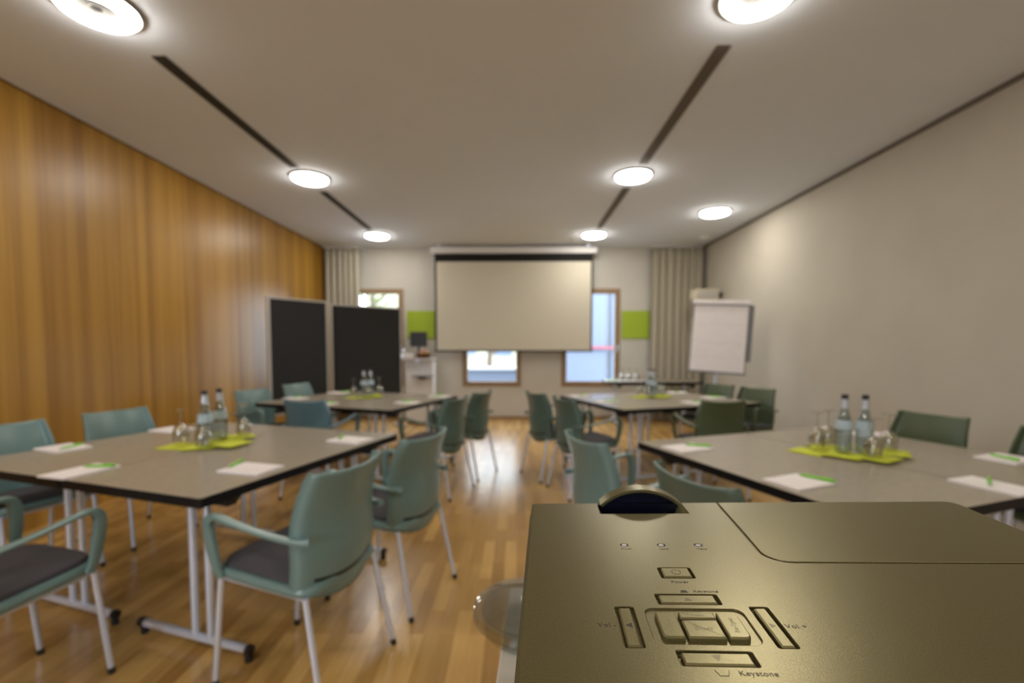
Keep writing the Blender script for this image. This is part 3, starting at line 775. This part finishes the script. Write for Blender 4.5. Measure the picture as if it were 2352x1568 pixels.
# side-table tray and glasses
o = MB().prism(rrect(-.30, -.2, .30, .2, .03), 0, .014, .004).build('serving_tray', M['white_paint'], None, loc=(1.80, 7.68, TH + .0002))
tag(o, 'white serving tray of glasses on the side table by the right window', 'tray')
k = 0
for x, y, w in ((1.78, 7.60, 'front left'), (1.90, 7.61, 'front middle'), (2.02, 7.60, 'front right'), (1.79, 7.75, 'rear left'), (1.91, 7.76, 'rear middle'), (2.03, 7.75, 'rear right')):
    o = gl.copy(); COL.objects.link(o); o.location = (x, y, TH + .0146)
    tag(o, 'upside-down wine glass, %s on the tray on the side table' % w, 'wine glass', 'wine glasses on the side table tray')
o = np_.copy(); COL.objects.link(o); o.location = (1.62, 7.65, TH + .0148); o.data = np_.data.copy(); o.data.materials[0] = M['napkin2']; o.name = 'paper_napkin'
tag(o, 'green paper napkin at the left end of the serving tray', 'napkin')

# ------------------------------------------------------------------ projector
# plane axes worked out from the perspective of the casing
PX = Vector((.99707, -.0686, .0330)).normalized(); PY = Vector((.068, .99717, .0316)); PY = (PY - PX * PX.dot(PY)).normalized(); PZ = PX.cross(PY)
PO = Vector((.0128, .3662, 1.1730))
pr = thing('projector')
pr.matrix_world = Matrix(((PX.x, PY.x, PZ.x, PO.x), (PX.y, PY.y, PZ.y, PO.y), (PX.z, PY.z, PZ.z, PO.z), (0, 0, 0, 1)))
tag(pr, 'olive-bronze video projector with a control pad in the right foreground', 'projector')
mm_ = .001
def boolean(ob, cutters):
    for c in cutters:
        md = ob.modifiers.new('b', 'BOOLEAN'); md.operation = 'DIFFERENCE'; md.solver = 'EXACT'; md.object = c
    bpy.context.view_layer.update()
    dg = bpy.context.evaluated_depsgraph_get()
    me = bpy.data.meshes.new_from_object(ob.evaluated_get(dg))
    ob.modifiers.clear(); ob.data = me
    for c in cutters: bpy.data.objects.remove(c)
U1, V0 = 320, -235
def S(pts): return [(x * mm_, y * mm_) for x, y in pts]
outline = S(rrect(.0, V0, U1, 0, (8, 1.6, 6, 6), 6))
b = MB(); b.prism(outline, -.030, 0, .0012)
top = b.build('top_cover', M['casing'], pr)
cut = []
def cutter(pts, z0, z1=.002):
    o = MB().prism(S(pts), z0, z1).build('c', M['casing'], pr); cut.append(o); return o
# lens recess (trapezoidal well open to the front edge)
cut.append(MB().prism(S([(52.5, -22.5), (118.3, -22.5), (118.3, 8), (52.5, 8)]), -.034, .004).build('c', M['casing'], pr))
# key wells
cutter(rrect(76.2, -113.4, 94.6, -102, 1.0), -.0020)
cutter(rrect(68.4, -138.2, 99.8, -129, 1.0), -.0020)
cutter(rrect(67.6, -181, 99.2, -171.8, 1.0), -.0020)
cutter(rrect(46, -170.7, 55.4, -140.6, 1.0), -.0020)
cutter(rrect(111.6, -169.4, 120.5, -139.6, 1.0), -.0020)
cutter(rrect(60.2, -167.8, 107.0, -141.6, 4.5, 8), -.0009)
for cx in (62.1, 85.4, 108.6): cutter(rrect(cx - 2.3, -75.6, cx + 2.3, -71.8, 1.5), -.0012)
# lamp-cover seam: thin groove as a closed strip
def groove(path, w=.75):
    L, Rr = [], []
    for i, p in enumerate(path):
        a, c = Vector(path[max(i - 1, 0)]), Vector(path[min(i + 1, len(path) - 1)]); d = (c - a).normalized(); nn = Vector((-d.y, d.x)) * w
        L.append(tuple(Vector(p) + nn)); Rr.append(tuple(Vector(p) - nn))
    return L, Rr
path = [(146.2, 3), (143.5, -60), (142.3, -82)] + [(142.3 + 14 * (1 - math.cos(a)) , -82 - 13.2 * math.sin(a)) for a in [PI / 2 * k / 8 for k in range(1, 9)]] + [(220, -95.2), (322, -95.2)]
L, Rr = groove(path)
b = MB()
vt = [(b.bm.verts.new((l_[0] * mm_, l_[1] * mm_, z)), b.bm.verts.new((r_[0] * mm_, r_[1] * mm_, z))) for z in (-.0011, .002) for l_, r_ in zip(L, Rr)]
n_ = len(L); lo, hi = vt[:n_], vt[n_:]
for i in range(n_ - 1):
    b.face([lo[i][0], lo[i + 1][0], lo[i + 1][1], lo[i][1]]); b.face([hi[i][0], hi[i][1], hi[i + 1][1], hi[i + 1][0]])
    b.face([lo[i][0], hi[i][0], hi[i + 1][0], lo[i + 1][0]]); b.face([lo[i][1], lo[i + 1][1], hi[i + 1][1], hi[i][1]])
b.face([lo[0][0], lo[0][1], hi[0][1], hi[0][0]]); b.face([lo[-1][0], hi[-1][0], hi[-1][1], lo[-1][1]])
cut.append(b.build('c', M['casing'], pr))
boolean(top, cut)
bv = top.modifiers.new('bev', 'BEVEL'); bv.width = .00035; bv.segments = 2; bv.limit_method = 'ANGLE'; bv.angle_limit = math.radians(50); bv.use_clamp_overlap = True
# lower body with sloped sides
sc = MB().prism(S(rrect(-1.8, V0 - 2, U1 + 2, .5, (9, 3, 7, 7), 6)), -.150, -.0062, .0035).build('side_casing', M['casing'], pr)
boolean(sc, [MB().prism(S([(52.5, -22.5), (118.3, -22.5), (118.3, 8), (52.5, 8)]), -.030, .004).build('c', M['casing'], pr)])
# make room: the lens recess floor and the lens
MB().box((.0854, -.0112, -.0293), (.0655, .0222, .001)).build('lens_recess', M['dark_inner'], pr, label='dark recess over the lens')
def wedge(pts, zs, lab):
    b = MB(); tv = [b.bm.verts.new((x * mm_, y * mm_, z * mm_)) for (x, y), z in zip(pts, zs)]; lv = [b.bm.verts.new((x * mm_, y * mm_, -.0285)) for x, y in pts]
    n2 = len(pts); b.face(tv); b.face(list(reversed(lv)))
    for i in range(n2): b.face([lv[i], lv[(i + 1) % n2], tv[(i + 1) % n2], tv[i]])
    b.build('recess_wedge', M['casing'], pr, label=lab)
wedge([(52.7, -22.3), (58, -22.3), (54, -.2), (52.7, -.2)], (-.6, -9, -5, -.6), 'sloping left wall of the lens recess')
wedge([(105, -22.3), (118.1, -22.3), (118.1, -.2), (115.5, -.2)], (-10, -.6, -.6, -4), 'sloping right wall of the lens recess')
cx, cz, Ro = .0865, -.0345, .0465
def arc_band(r0, r1, y0, y1, a0, a1, N=40):
    b = MB(); ring = []
    for k in range(N + 1):
        a = a0 + (a1 - a0) * k / N; c, s_ = math.cos(a), math.sin(a)
        ring.append([b.bm.verts.new((cx + r * c, y, cz + r * s_)) for (r, y) in ((r0, y0), (r1, y0), (r1, y1), (r0, y1))])
    for p, q in zip(ring, ring[1:]):
        for j in range(4): b.face([p[j], p[(j + 1) % 4], q[(j + 1) % 4], q[j]])
    b.face(ring[0]); b.face(list(reversed(ring[-1]))); return b
a0 = math.asin(.034 / Ro)
arc_band(Ro - .0022, Ro, -.004, .008, a0, PI - a0).build('lens_hood', M['casing'], pr, True, label='curved olive hood rising over the lens')
b = MB(); NN = 40; a1_ = math.asin(.029 / (Ro - .0022))
v0 = [b.bm.verts.new((cx + (Ro - .0022) * math.cos(a1_ + (PI - 2 * a1_) * k / NN), .002, cz + (Ro - .0022) * math.sin(a1_ + (PI - 2 * a1_) * k / NN))) for k in range(NN + 1)]
v1 = [b.bm.verts.new((v.co.x, .010, v.co.z)) for v in v0]
b.face(v0); b.face(list(reversed(v1)))
for k in range(NN): b.face([v0[k], v0[k + 1], v1[k + 1], v1[k]])
b.build('lens_barrel', M['dark_inner'], pr, label='dark blue-black lens barrel')
MB().box((.0854, -.0008, -.0148), (.0652, .0024, .0285)).build('recess_wall', M['dark_inner'], pr)
# keys
def key(name, pts, z0, z1, ins=.0007):
    return MB().prism(S(pts), z0, z1, ins).build(name, M['key'], pr)
k_power = key('power_button', rrect(77.9, -112.8, 93.2, -103.1, .6), -.0015, .0006)
k_up = key('arrow_button', rrect(70.2, -137.6, 97.9, -130.3, .5), -.0015, .0004)
k_dn = key('arrow_button', rrect(69.4, -180.4, 97.4, -173.3, .5), -.0015, .0004)
k_l = key('arrow_button', rrect(47.8, -170.1, 53.8, -142.0, .5), -.0015, .0004)
k_r = key('arrow_button', rrect(113.4, -168.8, 118.9, -141.0, .5), -.0015, .0004)
k_src = key('source_button', rrect(64.6, -165.0, 74.2, -146.4, (.3, 1.0, 2.6, .3)), -.0009, .0014)
k_men = key('menu_button', rrect(75.6, -151.4, 92.0, -146.4, .3), -.0009, .0014)
k_ent = key('enter_button', rrect(75.6, -165.0, 92.0, -152.4, .3), -.0009, .0014)
k_res = key('resync_button', rrect(93.4, -165.0, 102.8, -146.4, (3.2, .3, .3, 2.6)), -.0009, .0014)
for i, cxx in enumerate((62.1, 85.4, 108.6)):
    MB().prism(S(rrect(cxx - 1.7, -75.0, cxx + 1.7, -72.4, 1.1)), -.0012, .0002, .0003).build('status_light', M['led'], pr)
def text(s, u, v, h, par, z=.00005, rot=0, mm=None, name='printed_text', align='CENTER', sx=1):
    cu = bpy.data.curves.new('t', 'FONT'); cu.body = s; cu.size = h * mm_; cu.align_x = align; cu.align_y = 'CENTER'; cu.extrude = .00003; cu.space_character = 1.05
    to = bpy.data.objects.new('t', cu); COL.objects.link(to)
    dg = bpy.context.evaluated_depsgraph_get(); me = bpy.data.meshes.new_from_object(to.evaluated_get(dg))
    bpy.data.objects.remove(to); me.materials.clear(); me.materials.append(mm or M['engrave'])
    o = bpy.data.objects.new(name, me); COL.objects.link(o); o.parent = par; o.location = (u * mm_, v * mm_, z); o.rotation_euler = (0, 0, rot); o.scale = (sx, 1, 1)
    return o
text('Vol -', 45.0, -155.4, 4.2, pr, align='RIGHT'); text('Vol +', 121.6, -154.4, 4.2, pr, align='LEFT')
text('Power', 84.8, -117.4, 3.4, pr); text('Power', 62.6, -79.0, 2.6, pr); text('Lamp', 86.0, -79.0, 2.6, pr); text('Temp', 109.2, -79.0, 2.6, pr)
text('Keystone', 96.5, -184.6, 3.8, pr); text('Keystone', 95.5, -126.4, 3.2, pr)
text('Source', 69.4, -155.9, 3.4, pr, .00145, PI / 2, M['emboss']); text('Menu', 83.8, -148.9, 3.0, pr, .00145, 0, M['emboss'])
text('Enter', 83.8, -158.8, 3.6, pr, .00145, 0, M['emboss']); text('Re-Sync', 98.1, -155.9, 3.2, pr, .00145, PI / 2, M['emboss'])
def flat(name, pts, z, mm):
    return MB().prism(S(pts), z, z + .00004).build(name, mm, pr)
flat('arrow_mark', [(49.2, -155.8), (52.3, -153.9), (52.3, -157.7)], .0004, M['engrave'])
flat('arrow_mark', [(117.8, -154.6), (114.9, -152.8), (114.9, -156.4)], .0004, M['emboss'])
flat('arrow_mark', [(83.4, -178.4), (85.5, -174.8), (81.3, -174.8)], .0004, M['emboss'])
flat('arrow_mark', [(84, -132.4), (82, -135.6), (86, -135.6)], .0004, M['faint'])
flat('keystone_mark', [(82.2, -127.6), (86.4, -127.6), (85.4, -125.4), (83.2, -125.4)], .00001, M['engrave'])
b = MB()
for (p, q) in (((80, -183.2), (81.3, -186.2)), ((81.3, -186.2), (84.4, -186.2)), ((84.4, -186.2), (85.7, -183.2))):
    b.tube([(p[0] * mm_, p[1] * mm_, .00005), (q[0] * mm_, q[1] * mm_, .00005)], .00012, 6)
b.build('keystone_mark', M['engrave'], pr)
b = MB(); ring = [((85.4 + 2.4 * math.cos(a)) * mm_, (-108 + 2.4 * math.sin(a)) * mm_, .00062) for a in [math.radians(60 - 300 * k / 30) for k in range(31)]]
b.tube(ring, .00013, 6); b.tube([(.0854, -.1046, .00062), (.0854, -.1072, .00062)], .00013, 6); b.build('power_mark', M['engrave'], pr)
for k in range(9):
    MB().box((-.0021, -.05 - .018 * k, -.075), (.0012, .008, .085)).build('vent_slot', M['dark_inner'], pr)
MB().tube([(.0854, -.004, -.085), (.0854, .006, -.085)], [.034, .036], 32).build('lens_ring', M['black_plastic'], pr, True)
MB().lathe([(.028, .0), (.024, .003), (.014, .005), (0, .006)], 32).build('lens_glass', M['dark_inner'], pr, True, loc=(.0854, .0062, -.085), rot=(-PI / 2, 0, 0))
for k in range(8): MB().box((.20, .0010, -.045 - .011 * k), (.13, .0012, .005)).build('vent_slot', M['dark_inner'], pr)
for (fu, fv) in ((40, -22), (280, -22), (160, -205)):
    q = PX * fu * mm_ + PY * fv * mm_ + PO; zt = (q + PZ * -.150).z
    b = MB(); hh = (zt - 1.0) + .006
    b.lathe([(.014, 0), (.016, .003), (.016, .008), (.008, .010), (.008, hh)], 20)
    ft = b.build('foot', M['black_plastic'], pr, True); ft.matrix_parent_inverse = pr.matrix_world.inverted(); ft.location = ((q + PZ * -.150).x, (q + PZ * -.150).y, 1.0002)

# ------------------------------------------------------------------ projector stand, dish
t = thing('projector_stand', (.20, .28, 0)); tag(t, 'white stand shelf carrying the projector and the clear dish', 'stand')
sh = MB().prism([(-.245, -.30), (.36, -.30), (.36, .277), (-.208, .277)], .975, 1.0, .003).build('shelf', M['beige_shelf'], t)
MB().tube([(.05, -.1, .06), (.05, -.1, .976)], .03, 20).build('pole', M['white_paint'], t, True)
MB().prism(rrect(-.15, -.32, .25, .12, .04), .02, .06, .01).build('base', M['white_paint'], t)
for (a, c) in ((-.11, -.28), (.21, -.28), (-.11, .08), (.21, .08)): MB().lathe([(.012, 0), (.02, .006), (.012, .021)], 12, (a, c, 0)).build('foot', M['black_plastic'], t, True)
t = thing('acrylic_dish', (.014, .474, 1.0003)); tag(t, 'round clear acrylic dish with a small metal knob beside the projector', 'dish')
MB().lathe([(0, 0), (.047, 0), (.050, .003), (.051, .022), (.0485, .022), (.0475, .004), (0, .003)], 48, cap=False).build('dish_body', M['acrylic'], t, True)
MB().lathe([(0, .0262), (.054, .0262), (.059, .0245), (.060, .021), (.060, .015), (.0575, .015), (.0572, .021), (.050, .0232), (0, .0232)], 48, cap=False).build('dish_lid', M['acrylic'], t, True)
MB().lathe([(0, .0355), (.006, .035), (.009, .032), (.008, .029), (.005, .0265), (0, .0262)], 20, cap=False).build('lid_knob', M['steel'], t, True)

# ------------------------------------------------------------------ camera
cam = bpy.data.cameras.new('camera'); co = bpy.data.objects.new('camera', cam); COL.objects.link(co)
cam.sensor_width = 36; cam.lens = 1045 / 2352 * 36; cam.shift_y = (853 - 784) / 2352; cam.clip_start = .01; cam.clip_end = 200
co.location = (0, 0, 1.3); co.rotation_euler = (math.radians(87), 0, math.radians(.548))
cam.dof.use_dof = True; cam.dof.focus_distance = .235; cam.dof.aperture_fstop = 6.3
scene.camera = co
scene.view_settings.view_transform = 'Standard'; scene.view_settings.exposure = 0; scene.view_settings.gamma = 1
scene.cycles.max_bounces = 10; scene.cycles.diffuse_bounces = 5; scene.cycles.transparent_max_bounces = 24; scene.cycles.sample_clamp_indirect = 6
scene.cycles.use_denoising = True
